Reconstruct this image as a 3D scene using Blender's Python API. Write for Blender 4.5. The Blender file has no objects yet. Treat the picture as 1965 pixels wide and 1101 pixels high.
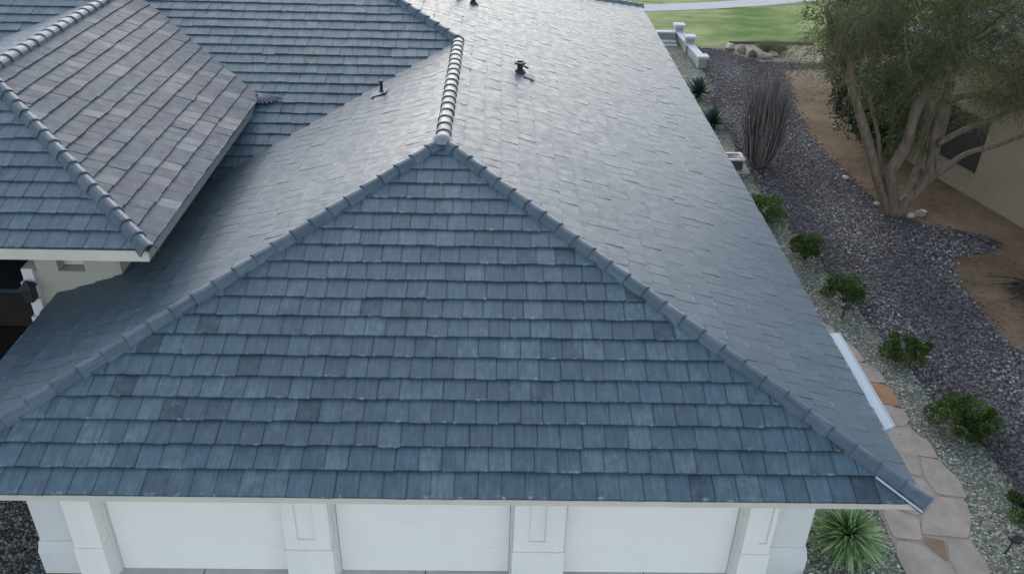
import bpy, math, random
import numpy as np
from mathutils import Vector, Matrix
random.seed(7); rng = np.random.default_rng(11)
SC = bpy.context.scene; COL = SC.collection

# ------------------------------------------------------------------ camera
yaw, pit, rol = 0.02403281, 0.5429591, 0.02782017
f = Vector((math.sin(yaw)*math.cos(pit), math.cos(yaw)*math.cos(pit), -math.sin(pit)))
r = Vector((math.cos(yaw), -math.sin(yaw), 0)); u = r.cross(f)
r2 = r*math.cos(rol)+u*math.sin(rol); u2 = u*math.cos(rol)-r*math.sin(rol)
cd = bpy.data.cameras.new('camera'); cam = bpy.data.objects.new('camera', cd); COL.objects.link(cam)
M = Matrix((r2, u2, -f)).transposed().to_4x4(); M.translation = Vector((-5.6225, -8.1405, 11.0911))
cam.matrix_world = M; cd.sensor_width = 36; cd.lens = 36*1662.17/1965; cd.clip_start = .1; cd.clip_end = 900
SC.camera = cam
# ------------------------------------------------------------------ light
SUN_EL, SUN_ROT = math.radians(20), math.radians(-7)   # rotation measured clockwise from +Y
w = bpy.data.worlds.new('World'); SC.world = w; w.use_nodes = True
nt = w.node_tree; nt.nodes.clear()
sky = nt.nodes.new('ShaderNodeTexSky'); sky.sky_type = 'NISHITA'; sky.sun_disc = False
sky.sun_elevation = SUN_EL; sky.sun_rotation = SUN_ROT; sky.air_density = 1.0; sky.dust_density = 1.0; sky.ozone_density = 1.5
hs = nt.nodes.new('ShaderNodeHueSaturation'); hs.inputs['Saturation'].default_value = .55
bg = nt.nodes.new('ShaderNodeBackground'); bg.inputs[1].default_value = .15
wo = nt.nodes.new('ShaderNodeOutputWorld')
nt.links.new(sky.outputs[0], hs.inputs['Color']); nt.links.new(hs.outputs[0], bg.inputs[0]); nt.links.new(bg.outputs[0], wo.inputs[0])
sd = bpy.data.lights.new('sun', 'SUN'); sd.energy = .5; sd.angle = math.radians(50); sd.color = (1, .975, .94)
so = bpy.data.objects.new('sun', sd); COL.objects.link(so)
sdir = Vector((math.sin(SUN_ROT)*math.cos(SUN_EL), math.cos(SUN_ROT)*math.cos(SUN_EL), math.sin(SUN_EL)))
so.rotation_euler = sdir.to_track_quat('Z', 'Y').to_euler(); so.location = (0, 0, 40)
SC.view_settings.view_transform = 'Standard'; SC.view_settings.look = 'None'
SC.view_settings.exposure = 1.25; SC.view_settings.gamma = 1

# ------------------------------------------------------------------ materials
class NT:
    def __init__(s, name, rough=.8, spec=.3):
        s.m = bpy.data.materials.new(name); s.m.use_nodes = True; s.t = s.m.node_tree
        s.b = s.t.nodes['Principled BSDF']; s.b.inputs['Roughness'].default_value = rough
        s.b.inputs['Specular IOR Level'].default_value = spec
    def n(s, typ, **kw):
        nd = s.t.nodes.new(typ)
        for k, v in kw.items():
            if k.startswith('_'): setattr(nd, k[1:], v)
            else: nd.inputs[k.replace('__', ' ')].default_value = v
        return nd
    def l(s, a, b): s.t.links.new(a, b)
    def coord(s, kind='Object', scale=(1, 1, 1)):
        tc = s.n('ShaderNodeTexCoord'); mp = s.n('ShaderNodeMapping'); mp.inputs['Scale'].default_value = scale
        s.l(tc.outputs[kind], mp.inputs[0]); return mp.outputs[0]
    def noise(s, vec, sc, det=4, rough=.6):
        nd = s.n('ShaderNodeTexNoise'); nd.inputs['Scale'].default_value = sc; nd.inputs['Detail'].default_value = det
        nd.inputs['Roughness'].default_value = rough; s.l(vec, nd.inputs['Vector']); return nd.outputs['Fac']
    def ramp(s, fac, stops):
        nd = s.n('ShaderNodeValToRGB'); e = nd.color_ramp.elements
        while len(e) < len(stops): e.new(.5)
        for i, (p, c) in enumerate(stops):
            e[i].position = p; c = (c, c, c) if isinstance(c, (int, float)) else c; e[i].color = (*c, 1)
        s.l(fac, nd.inputs[0]); return nd.outputs[0]
    def mix(s, a, b, fac, mode='MIX'):
        nd = s.n('ShaderNodeMix'); nd.data_type = 'RGBA'; nd.blend_type = mode
        for v, i in ((a, 6), (b, 7)):
            if isinstance(v, tuple): nd.inputs[i].default_value = (*v, 1)
            else: s.l(v, nd.inputs[i])
        if isinstance(fac, (int, float)): nd.inputs[0].default_value = fac
        else: s.l(fac, nd.inputs[0])
        return nd.outputs[2]
    def math(s, op, a, b=0.):
        nd = s.n('ShaderNodeMath'); nd.operation = op
        for v, i in ((a, 0), (b, 1)):
            if isinstance(v, (int, float)): nd.inputs[i].default_value = v
            else: s.l(v, nd.inputs[i])
        return nd.outputs[0]
    def attr(s, name):
        nd = s.n('ShaderNodeAttribute'); nd.attribute_name = name; return nd
    def bump(s, h, strength=.3, dist=.01):
        nd = s.n('ShaderNodeBump'); nd.inputs['Strength'].default_value = strength; nd.inputs['Distance'].default_value = dist
        s.l(h, nd.inputs['Height']); s.l(nd.outputs[0], s.b.inputs['Normal'])
    def col(s, c):
        if isinstance(c, tuple): s.b.inputs['Base Color'].default_value = (*c, 1)
        else: s.l(c, s.b.inputs['Base Color'])

def stucco(name, c, var=.12, bump=.25, rough=.85):
    k = NT(name, rough, .25); v = k.coord()
    n1 = k.noise(v, .9, 6); n2 = k.noise(v, 90, 3)
    lo = tuple(x*(1-var) for x in c); hi = tuple(min(1, x*(1+var*.5)) for x in c)
    c1 = k.ramp(n1, [(.3, lo), (.7, hi)])
    st = k.noise(k.coord(scale=(3, 3, .5)), 1.2, 5)
    c1 = k.mix(c1, k.ramp(st, [(.35, .88), (.6, 1.)]), .35, 'MULTIPLY')
    k.col(c1); k.bump(n2, bump, .004); return k.m

def tile_mat(name, ramp, flat_tone=False, amt=1., rough=.5):
    k = NT(name, rough, .5)
    uv = k.n('ShaderNodeUVMap'); uv.uv_map = 'UVMap'
    sep = k.n('ShaderNodeSeparateXYZ'); k.l(uv.outputs[0], sep.inputs[0])
    rn = k.attr('rnd').outputs['Fac']
    rn2 = k.math('ADD', rn, k.math('MULTIPLY', k.math('SUBTRACT', k.noise(k.coord(), 4.5, 5, .75), .5), 1.1 if not flat_tone else 0.))
    base = k.ramp(rn2, ramp)
    # streaks down the tile
    mp = k.n('ShaderNodeMapping'); mp.inputs['Scale'].default_value = (26, 2.6, 1); 
    tco = k.attr('tuv').outputs['Vector']; k.l(tco, mp.inputs[0])
    st = k.noise(mp.outputs[0], 1, 4)
    base = k.mix(base, k.ramp(st, [(.3, .76), (.5, .98), (.7, 1.45)]), .75*amt, 'MULTIPLY')
    big = k.noise(k.coord(), .45, 5)
    base = k.mix(base, k.ramp(big, [(.3, (.84, .86, .88)), (.7, (1.13, 1.11, 1.08))]), .7, 'MULTIPLY')
    mid = k.noise(k.coord(), 6, 5)
    base = k.mix(base, k.ramp(mid, [(.35, .86), (.65, 1.16)]), .7*amt, 'MULTIPLY')
    ch = k.ramp(k.noise(k.coord(scale=(1, .6, .6)), 3.1, 7, .72), [(.53, 0.), (.72, 1.)])
    base = k.mix(base, (.15, .2, .235), k.math('MULTIPLY', ch, .45*amt))
    # uneven darkening beside the joints, worn pale lower edge
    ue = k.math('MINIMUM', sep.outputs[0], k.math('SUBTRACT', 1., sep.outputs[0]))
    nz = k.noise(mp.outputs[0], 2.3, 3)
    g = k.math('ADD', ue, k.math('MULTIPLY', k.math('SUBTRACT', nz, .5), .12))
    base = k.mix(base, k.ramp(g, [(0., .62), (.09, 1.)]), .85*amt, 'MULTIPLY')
    ed = k.ramp(sep.outputs[1], [(0., 1.), (.05, .75), (.085, 0.)])
    wn = k.ramp(k.noise(tco, 9, 3), [(.56, 0.), (.68, 1.)])
    wf = k.math('MULTIPLY', ed, wn); wf = k.math('MULTIPLY', wf, .5)
    base = k.mix(base, (.36, .39, .42), wf)
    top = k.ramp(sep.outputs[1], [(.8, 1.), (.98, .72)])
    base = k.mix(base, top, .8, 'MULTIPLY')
    k.col(base)
    k.l(k.ramp(mid, [(.3, rough-.06), (.7, rough+.1)]), k.b.inputs['Roughness'])
    h = k.math('ADD', k.math('MULTIPLY', st, .7), k.math('MULTIPLY', k.noise(k.coord(), 60, 3), .4))
    k.bump(h, .35, .006); return k.m

def rock_mat(name, stops, rough=.85, bump=.5):
    k = NT(name, rough, .3); a = k.attr('rnd').outputs['Fac']
    c = k.ramp(a, stops); v = k.coord(); nz = k.noise(v, 25, 4)
    k.col(k.mix(c, k.ramp(nz, [(.3, .75), (.7, 1.2)]), .8, 'MULTIPLY')); k.bump(nz, bump, .01); return k.m

def gravel_mat(name, stops, scale=26, bump=1., patch=None, patch_amt=.5):
    k = NT(name, .9, .2); v = k.coord()
    vn = k.n('ShaderNodeTexVoronoi'); vn.inputs['Scale'].default_value = scale; vn.inputs['Randomness'].default_value = 1
    # warped cells
    nw = k.n('ShaderNodeTexNoise'); nw.inputs['Scale'].default_value = scale*.7; k.l(v, nw.inputs['Vector'])
    k.l(k.mix(v, nw.outputs['Color'], .03), vn.inputs['Vector'])
    sp = k.n('ShaderNodeSeparateColor'); k.l(vn.outputs['Color'], sp.inputs[0])
    c = k.ramp(sp.outputs[0], stops)
    edge = k.ramp(vn.outputs['Distance'], [(.25, 1.), (.75, .42)])
    c = k.mix(c, edge, 1., 'MULTIPLY')
    big = k.noise(v, .7, 6)
    c = k.mix(c, k.ramp(big, [(.3, .72), (.7, 1.2)]), .8, 'MULTIPLY')
    if patch: c = k.mix(c, patch, k.math('MULTIPLY', k.ramp(k.noise(v, 1.6, 6, .7), [(.48, 0.), (.66, 1.)]), patch_amt))
    k.col(c); k.bump(k.math('SUBTRACT', 1., vn.outputs['Distance']), bump, .02); return k.m

def plain(name, c, rough=.6, var=.15, sc=8, spec=.4, metal=0, bump=.1):
    k = NT(name, rough, spec); v = k.coord(); n = k.noise(v, sc, 5)
    k.col(k.ramp(n, [(.3, tuple(x*(1-var) for x in c)), (.7, tuple(x*(1+var) for x in c))]))
    k.b.inputs['Metallic'].default_value = metal; k.bump(k.noise(v, sc*9, 3), bump, .003); return k.m

def leaf_mat(name, stops, rough=.55, trans=.25):
    k = NT(name, rough, .35); c = k.ramp(k.attr('rnd').outputs['Fac'], stops)
    k.col(c)
    tr = k.n('ShaderNodeBsdfTranslucent'); k.l(c, tr.inputs[0])
    mx = k.n('ShaderNodeMixShader'); mx.inputs[0].default_value = trans
    k.l(k.b.outputs[0], mx.inputs[1]); k.l(tr.outputs[0], mx.inputs[2])
    k.l(mx.outputs[0], k.t.nodes['Material Output'].inputs[0]); return k.m

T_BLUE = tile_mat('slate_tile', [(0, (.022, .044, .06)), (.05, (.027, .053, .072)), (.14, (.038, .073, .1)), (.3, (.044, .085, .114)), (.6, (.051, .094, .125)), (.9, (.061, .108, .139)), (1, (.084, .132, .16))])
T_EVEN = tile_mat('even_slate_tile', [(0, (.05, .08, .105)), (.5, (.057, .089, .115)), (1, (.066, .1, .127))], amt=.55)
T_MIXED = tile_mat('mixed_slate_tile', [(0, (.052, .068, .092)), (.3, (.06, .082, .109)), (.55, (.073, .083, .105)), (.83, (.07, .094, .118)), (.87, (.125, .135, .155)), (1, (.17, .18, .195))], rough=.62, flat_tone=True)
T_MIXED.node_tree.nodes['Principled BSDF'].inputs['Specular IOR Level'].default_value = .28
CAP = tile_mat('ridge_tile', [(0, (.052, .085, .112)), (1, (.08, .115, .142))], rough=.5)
UNDER = plain('roof_felt', (.018, .02, .024), .9)
STUC = stucco('white_stucco', (.82, .80, .75), .06)
STUC2 = stucco('grey_stucco', (.68, .68, .66), .08)
CREAM = stucco('cream_painted_wood', (.60, .57, .49), .08, .08, .6)
TAN = stucco('tan_stucco', (.47, .45, .37))
DOORW = plain('garage_door_paint', (.84, .82, .765), .5, .02, 1.5, .3, 0, .02)
NEIGH = stucco('neighbour_stucco', (.3, .25, .18), .12)
NEIGH2 = stucco('neighbour_base', (.3, .26, .19), .12)
DARKW = plain('dark_window_screen', (.045, .045, .038), .5, .1, 3)
GLASS = plain('dark_glass', (.02, .025, .03), .12, .1, 2, .5, 0, 0)
BROWN = plain('shade_toned_brown_paving', (.03, .021, .018), .8, .3, 3)  # porch floor: shade under the entry roof is put into this dark colour
BLACKP = plain('black_plastic', (.02, .022, .025), .5)
METAL = plain('grey_metal', (.3, .31, .33), .45, .15, 10, .5, .6)
WHITEP = plain('white_gutter_paint', (.36, .43, .47), .35, .03, 4)
CONC = stucco('concrete', (.4, .4, .38), .15, .3)
DRIVE = stucco('driveway_concrete', (.5, .5, .5), .2, .3)
BARK = None

# ------------------------------------------------------------------ mesh helpers
class MB:
    """collects polygons, optional per-face random value and material index"""
    def __init__(s): s.v = []; s.f = []; s.r = []; s.mi = []; s.uv = []; s.tuv = []
    def face(s, pts, rnd=0., mi=0):
        b = len(s.v); s.v.extend(pts); s.f.append(tuple(range(b, b+len(pts)))); s.r.append(rnd); s.mi.append(mi)
    def poly(s, vs, fs, rnd=0., mi=0):
        b = len(s.v); s.v.extend([tuple(p) for p in vs])
        for q in fs: s.f.append(tuple(i+b for i in q)); s.r.append(rnd); s.mi.append(mi)
    def box(s, a, b, rnd=0., mi=0):
        x0, y0, z0 = a; x1, y1, z1 = b
        s.poly([(x0, y0, z0), (x1, y0, z0), (x1, y1, z0), (x0, y1, z0), (x0, y0, z1), (x1, y0, z1), (x1, y1, z1), (x0, y1, z1)],
               [(0, 3, 2, 1), (4, 5, 6, 7), (0, 1, 5, 4), (1, 2, 6, 5), (2, 3, 7, 6), (3, 0, 4, 7)], rnd, mi)
    def prism(s, pts, z0, z1, rnd=0., mi=0):   # plan polygon (ccw)
        n = len(pts)
        s.poly([(x, y, z0) for x, y in pts]+[(x, y, z1) for x, y in pts],
               [tuple(range(n-1, -1, -1)), tuple(range(n, 2*n))]+[(i, (i+1) % n, n+(i+1) % n, n+i) for i in range(n)], rnd, mi)
    def tube(s, path, rad, n=8, rnd=0., mi=0, cap=True):
        P = [Vector(p) for p in path]; b = len(s.v); prev = None
        for i, p in enumerate(P):
            d = (P[min(i+1, len(P)-1)]-P[max(i-1, 0)]).normalized()
            a = d.cross(Vector((0, 0, 1)) if abs(d.z) < .95 else Vector((1, 0, 0))).normalized() if prev is None else (prev-d*prev.dot(d)).normalized()
            prev = a; c = d.cross(a); R = rad[i] if isinstance(rad, (list, tuple)) else rad
            for k in range(n):
                t = 2*math.pi*k/n; s.v.append(tuple(p+(a*math.cos(t)+c*math.sin(t))*R))
        for i in range(len(P)-1):
            for k in range(n):
                s.f.append((b+i*n+k, b+i*n+(k+1) % n, b+(i+1)*n+(k+1) % n, b+(i+1)*n+k)); s.r.append(rnd); s.mi.append(mi)
        if cap:
            s.f.append(tuple(b+k for k in range(n-1, -1, -1))); s.r.append(rnd); s.mi.append(mi)
            e = b+(len(P)-1)*n; s.f.append(tuple(e+k for k in range(n))); s.r.append(rnd); s.mi.append(mi)
    def build(s, name, mats, parent=None, smooth=False, bevel=0):
        me = bpy.data.meshes.new(name); me.from_pydata([tuple(p) for p in s.v], [], s.f)
        mats = mats if isinstance(mats, (list, tuple)) else [mats]
        for m in mats: me.materials.append(m)
        me.polygons.foreach_set('material_index', s.mi)
        a = me.attributes.new('rnd', 'FLOAT', 'FACE'); a.data.foreach_set('value', s.r)
        if smooth: me.polygons.foreach_set('use_smooth', [True]*len(s.f))
        me.update(); o = bpy.data.objects.new(name, me); COL.objects.link(o)
        if parent: o.parent = parent; o.matrix_parent_inverse = Matrix.Translation(-parent.location) if parent.type == 'EMPTY' else parent.matrix_basis.inverted()
        if bevel:
            b = o.modifiers.new('bevel', 'BEVEL'); b.width = bevel; b.segments = 2; b.limit_method = 'ANGLE'
        return o
def empty(name, loc, label, cat, group=None):
    o = bpy.data.objects.new(name, None); o.location = loc; o.empty_display_size = .3; COL.objects.link(o); return tag(o, label, cat, group)
def tag(o, label=None, cat=None, group=None, kind=None):
    if label: o['label'] = label
    if cat: o['category'] = cat
    if group: o['group'] = group
    if kind: o['kind'] = kind
    return o
def np_mesh(name, V, F, rnd, mat, parent=None, smooth=False):
    """V (n,3), F (m,k) uniform faces, rnd (m,)"""
    me = bpy.data.meshes.new(name); n, m, k = len(V), len(F), F.shape[1]
    me.vertices.add(n); me.vertices.foreach_set('co', np.asarray(V, np.float32).ravel())
    me.loops.add(m*k); me.loops.foreach_set('vertex_index', np.asarray(F, np.int32).ravel())
    me.polygons.add(m); me.polygons.foreach_set('loop_start', np.arange(0, m*k, k, dtype=np.int32))
    me.polygons.foreach_set('loop_total', np.full(m, k, np.int32))
    me.update(calc_edges=True)
    a = me.attributes.new('rnd', 'FLOAT', 'FACE'); a.data.foreach_set('value', np.asarray(rnd, np.float32))
    if smooth: me.polygons.foreach_set('use_smooth', np.ones(m, bool))
    me.materials.append(mat); me.validate()
    o = bpy.data.objects.new(name, me); COL.objects.link(o)
    if parent: o.parent = parent; o.matrix_parent_inverse = Matrix.Translation(-parent.location)
    return o

# ------------------------------------------------------------------ dimensions of the house
T = .336; K = math.sqrt(1+T*T); H = 6.6; ZE = 3.0; Q = 13.27; YB = 26.86
EX = .3663; TW = .307
YM = Q-H                       # 6.67 main front eave
AP = (YB-YM)/2; APY = YM+AP    # main apex
EE = (-11.03, 3.8, 4.47); HE = 4.22  # entry roof corner, half width

def clip(poly, a, b, c):      # keep a*x+b*y<=c
    out = []
    for i in range(len(poly)):
        p, q = poly[i], poly[(i+1) % len(poly)]
        dp, dq = a*p[0]+b*p[1]-c, a*q[0]+b*q[1]-c
        if dp <= 0: out.append(p)
        if (dp < 0 < dq) or (dq < 0 < dp):
            t = dp/(dp-dq); out.append((p[0]+(q[0]-p[0])*t, p[1]+(q[1]-p[1])*t))
    return out

def slope(name, O, U, polyUV, mat, parent, seed=0, tw=TW, ex=EX, label=None, dark=.012):
    """O eave origin, U unit eave direction; upslope direction is U rotated so that normal points up. polyUV convex ccw in (u, v) metres."""
    rg = random.Random(seed); U = Vector(U).normalized()
    N0 = Vector((-U.y, U.x, 0)); Vd = (N0+Vector((0, 0, T))).normalized(); N = U.cross(Vd).normalized(); O = Vector(O)
    pieces = polyUV if isinstance(polyUV[0], list) else [polyUV]; pls = []
    for pc in pieces:
        planes = []
        for i in range(len(pc)):
            p, q = pc[i], pc[(i+1) % len(pc)]; dx, dy = q[0]-p[0], q[1]-p[1]; L = math.hypot(dx, dy)
            planes.append((dy/L, -dx/L, (dy*p[0]-dx*p[1])/L))
        pls.append(planes)
    us = [p[0] for pc in pieces for p in pc]; vs = [p[1] for pc in pieces for p in pc]
    verts = []; faces = []; rnd = []; uvs = []; tuvs = []
    nc = int(math.ceil(max(vs)/ex))
    for k in range(nc):
        v0 = k*ex; off = rg.uniform(0, tw)
        i = int(math.floor((min(us)-off)/tw))
        vj = rg.uniform(-.004, .004)
        while off+i*tw < max(us):
            u0 = off+i*tw+rg.uniform(.001, .0035); u1 = off+(i+1)*tw-rg.uniform(.001, .0035); i += 1
            vb = v0+vj+rg.uniform(-.007, .007)-(rg.uniform(.008, .02) if rg.random() < .07 else 0) if k else v0-.02+rg.uniform(-.003, .003)
            sk = rg.uniform(-.009, .009)
            P0 = [(u0, vb), (u1, vb+sk), (u1, v0+ex+.05), (u0, v0+ex+.05)]
            th = .025+rg.uniform(-.003, .006); tl = rg.uniform(-.004, .004); r_ = rg.random()
            r_ = rg.uniform(.0, .12) if r_ < dark*1.6 else rg.uniform(.25, 1)
            if rg.random() < .12: r_ = min(1, max(.0, r_+rg.uniform(-.4, .3)))
            sx, sy = rg.uniform(0, 50), rg.uniform(0, 50)
            for planes in pls:
                P = P0
                for a, b, c in planes:
                    P = clip(P, a, b, c+(.03 if b < -.999 else 0.))
                    if len(P) < 3: break
                if len(P) < 3: continue
                b0 = len(verts); m = len(P)
                for (x, y) in P:
                    verts.append(O+U*x+Vd*y+N*(.006+th*(1-(y-v0)/ex)+tl*((x-u0)/tw-.5)))
                for (x, y) in P: verts.append(O+U*x+Vd*y-N*.004)
                fs = [tuple(range(b0, b0+m))]+[(b0+j, b0+m+j, b0+m+(j+1) % m, b0+(j+1) % m) for j in range(m)]
                for fa in fs:
                    faces.append(fa); rnd.append(r_)
                    for vi in fa:
                        x, y = P[(vi-b0) % m]
                        uvs.append(((x-u0)/(u1-u0), (y-v0)/ex)); tuvs.append((x-u0+sx, y-v0+sy, 0.))
    nt_ = len(faces)
    # felt sheet below
    for pc in pieces:
        b0 = len(verts); n = len(pc)
        for (x, y) in pc: verts.append(O+U*x+Vd*y-N*.02)
        for (x, y) in pc: verts.append(O+U*x+Vd*y-N*.06)
        faces.append(tuple(range(b0, b0+n))); faces.append(tuple(range(b0+2*n-1, b0+n-1, -1)))
        for j in range(n): faces.append((b0+j, b0+n+j, b0+n+(j+1) % n, b0+(j+1) % n))
    me = bpy.data.meshes.new(name); me.from_pydata([tuple(p) for p in verts], [], faces)
    me.materials.append(mat); me.materials.append(UNDER)
    me.polygons.foreach_set('material_index', [0]*nt_+[1]*(len(faces)-nt_))
    a = me.attributes.new('rnd', 'FLOAT', 'FACE'); a.data.foreach_set('value', rnd+[0.]*(len(faces)-nt_))
    nl = len(me.loops); pad = nl-len(uvs)
    uvl = me.uv_layers.new(name='UVMap'); uvl.data.foreach_set('uv', [c for q in uvs for c in q]+[.5]*(pad*2))
    at = me.attributes.new('tuv', 'FLOAT_VECTOR', 'CORNER'); at.data.foreach_set('vector', [c for q in tuvs for c in q]+[0.]*(pad*3))
    me.update(); o = bpy.data.objects.new(name, me); COL.objects.link(o)
    o.parent = parent; o.matrix_parent_inverse = Matrix.Translation(-parent.location)
    if label: o['label'] = label
    return o

def caps(name, A, B, parent, seed=0, pitch=.372, w0=.142, hgt=.102, start=.06, lift=.03, flat=.5):
    """row of overlapping ridge tiles from A (low or near end) to B"""
    rg = random.Random(seed); A = Vector(A); B = Vector(B); d = (B-A); L = d.length; d.normalize()
    s = d.cross(Vector((0, 0, 1))).normalized(); up = s.cross(d).normalized()
    n = int((L+start)/pitch)+1; verts = []; faces = []; rnd = []; uvs = []; tu = []
    prof = []
    for a in range(9):
        t = math.pi*a/8; prof.append((math.cos(t), math.sin(t)**flat))
    if flat < .6: prof = [(1, -.15), (.78, .28), (.5, .82), (.36, .97), (0, 1.04), (-.36, .97), (-.5, .82), (-.78, .28), (-1, -.15)]
    for k in range(n):
        a0 = -start+k*pitch; a1 = min(a0+pitch+.05, L+.05)
        if a1-a0 < .08: break
        r_ = rg.random(); jx = rg.uniform(-.006, .006); sx = rg.uniform(0, 40); yawj = rg.uniform(-.015, .015)
        b0 = len(verts)
        for (aa, w, h) in ((a0, w0*1.05, hgt+.022), (a0+.03, w0*1.06, hgt+.024), (a1, w0*.9, hgt*.94)):
            for ins in (0, 1):
                for (x, z) in prof:
                    ww = w-.018*ins; hh = h-.018*ins
                    verts.append(A+d*aa+s*(x*ww+jx+yawj*(aa-a0))+up*(lift-.06+z*(hh+.03)-.004*ins))
        m = 9
        def fa(*ix):
            faces.append(tuple(b0+i for i in ix)); rnd.append(r_)
            for i in ix:
                q = i % m; uvs.append((.15+.7*q/8, .3)); tu.append((q*.04+sx, (i//(2*m))*.17, 0))
        for j in range(m-1):
            for seg in (0, 1):
                o_ = seg*2*m; fa(o_+j, o_+j+1, o_+2*m+j+1, o_+2*m+j)
            fa(m+j, m+j+1, j+1, j)          # front lip
            fa(m+j+1, m+j, 5*m+j, 5*m+j+1)  # inside
    me = bpy.data.meshes.new(name); me.from_pydata([tuple(p) for p in verts], [], faces)
    me.materials.append(CAP)
    a = me.attributes.new('rnd', 'FLOAT', 'FACE'); a.data.foreach_set('value', rnd)
    uvl = me.uv_layers.new(name='UVMap'); uvl.data.foreach_set('uv', [c for q in uvs for c in q])
    at = me.attributes.new('tuv', 'FLOAT_VECTOR', 'CORNER'); at.data.foreach_set('vector', [c for q in tu for c in q])
    me.update(); o = bpy.data.objects.new(name, me); COL.objects.link(o)
    o.parent = parent; o.matrix_parent_inverse = Matrix.Translation(-parent.location)
    # dark mortar bed under the caps
    return o

# ------------------------------------------------------------------ house
house = empty('house', (-6.6, 1.4, 0), 'single storey house with blue grey slate tiled hip roofs and three white garage doors', 'house')

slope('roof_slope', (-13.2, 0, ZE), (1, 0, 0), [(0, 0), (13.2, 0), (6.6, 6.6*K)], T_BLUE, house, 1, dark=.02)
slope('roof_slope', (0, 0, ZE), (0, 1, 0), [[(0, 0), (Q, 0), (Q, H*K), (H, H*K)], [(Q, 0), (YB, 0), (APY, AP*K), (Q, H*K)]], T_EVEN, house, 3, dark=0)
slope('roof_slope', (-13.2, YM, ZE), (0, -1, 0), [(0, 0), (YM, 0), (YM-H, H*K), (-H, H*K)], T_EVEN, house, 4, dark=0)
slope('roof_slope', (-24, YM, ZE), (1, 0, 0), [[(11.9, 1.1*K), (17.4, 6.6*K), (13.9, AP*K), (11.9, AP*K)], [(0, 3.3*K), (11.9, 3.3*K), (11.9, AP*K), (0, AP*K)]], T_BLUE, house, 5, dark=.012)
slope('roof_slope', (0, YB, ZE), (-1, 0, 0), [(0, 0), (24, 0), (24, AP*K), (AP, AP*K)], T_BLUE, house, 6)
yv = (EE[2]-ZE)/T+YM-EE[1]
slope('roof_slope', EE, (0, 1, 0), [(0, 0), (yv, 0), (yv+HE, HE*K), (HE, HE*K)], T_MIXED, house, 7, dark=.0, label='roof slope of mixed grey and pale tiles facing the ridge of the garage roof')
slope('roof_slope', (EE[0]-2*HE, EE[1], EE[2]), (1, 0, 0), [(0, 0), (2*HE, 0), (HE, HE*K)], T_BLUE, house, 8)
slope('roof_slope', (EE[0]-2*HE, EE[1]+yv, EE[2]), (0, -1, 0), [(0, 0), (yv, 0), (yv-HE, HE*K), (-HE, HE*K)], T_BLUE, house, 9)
PZ = ZE+H*T
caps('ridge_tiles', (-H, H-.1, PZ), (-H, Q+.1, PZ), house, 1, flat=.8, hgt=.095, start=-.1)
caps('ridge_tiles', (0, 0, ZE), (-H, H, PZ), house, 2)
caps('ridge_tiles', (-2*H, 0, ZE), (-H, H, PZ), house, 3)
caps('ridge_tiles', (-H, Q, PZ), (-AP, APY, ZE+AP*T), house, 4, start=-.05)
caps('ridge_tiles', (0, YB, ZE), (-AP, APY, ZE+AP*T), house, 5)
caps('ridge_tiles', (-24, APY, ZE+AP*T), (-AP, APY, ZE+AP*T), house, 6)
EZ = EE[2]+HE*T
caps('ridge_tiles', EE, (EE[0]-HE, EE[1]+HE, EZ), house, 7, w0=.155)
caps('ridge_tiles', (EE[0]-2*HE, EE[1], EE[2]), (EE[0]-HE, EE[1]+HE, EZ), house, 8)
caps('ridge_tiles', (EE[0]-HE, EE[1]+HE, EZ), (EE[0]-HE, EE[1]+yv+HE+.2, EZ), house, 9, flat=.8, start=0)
# moulded three-way cap at the garage apex
b = MB()
vs = []
for a in range(12):
    t = 2*math.pi*a/12; vs.append((-H+.2*math.cos(t), H-.02+.2*math.sin(t), PZ+.035))
for a in range(12):
    t = 2*math.pi*a/12; vs.append((-H+.12*math.cos(t), H-.02+.12*math.sin(t), PZ+.13))
vs.append((-H, H, PZ+.165))
b.poly(vs, [(i, (i+1) % 12, 12+(i+1) % 12, 12+i) for i in range(12)]+[(12+i, 12+(i+1) % 12, 24) for i in range(12)], .8)
b.build('hip_junction_cap', plain('junction_cap_mortar', (.2, .23, .25), .6), house, smooth=True)

# white metal strip showing below the last hip tiles at the right corner
b = MB(); hd = Vector((-1, 1, T)).normalized(); hs_ = Vector((-1, -1, 0)).normalized()
p0 = Vector((0, 0, ZE))-hd*.06+hs_*.165; p1 = Vector((0, 0, ZE))+hd*.62+hs_*.165; up_ = Vector((0, 0, .022))
b.poly([p0, p1, p1+up_, p0+up_, p0+hs_*.012, p1+hs_*.012, p1+up_+hs_*.012, p0+up_+hs_*.012], [(0, 1, 2, 3), (7, 6, 5, 4), (0, 4, 5, 1), (1, 5, 6, 2), (2, 6, 7, 3), (3, 7, 4, 0)])
b.build('hip_flashing', plain('white_flashing', (.6, .63, .65), .4, .03, 4), house)
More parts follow.
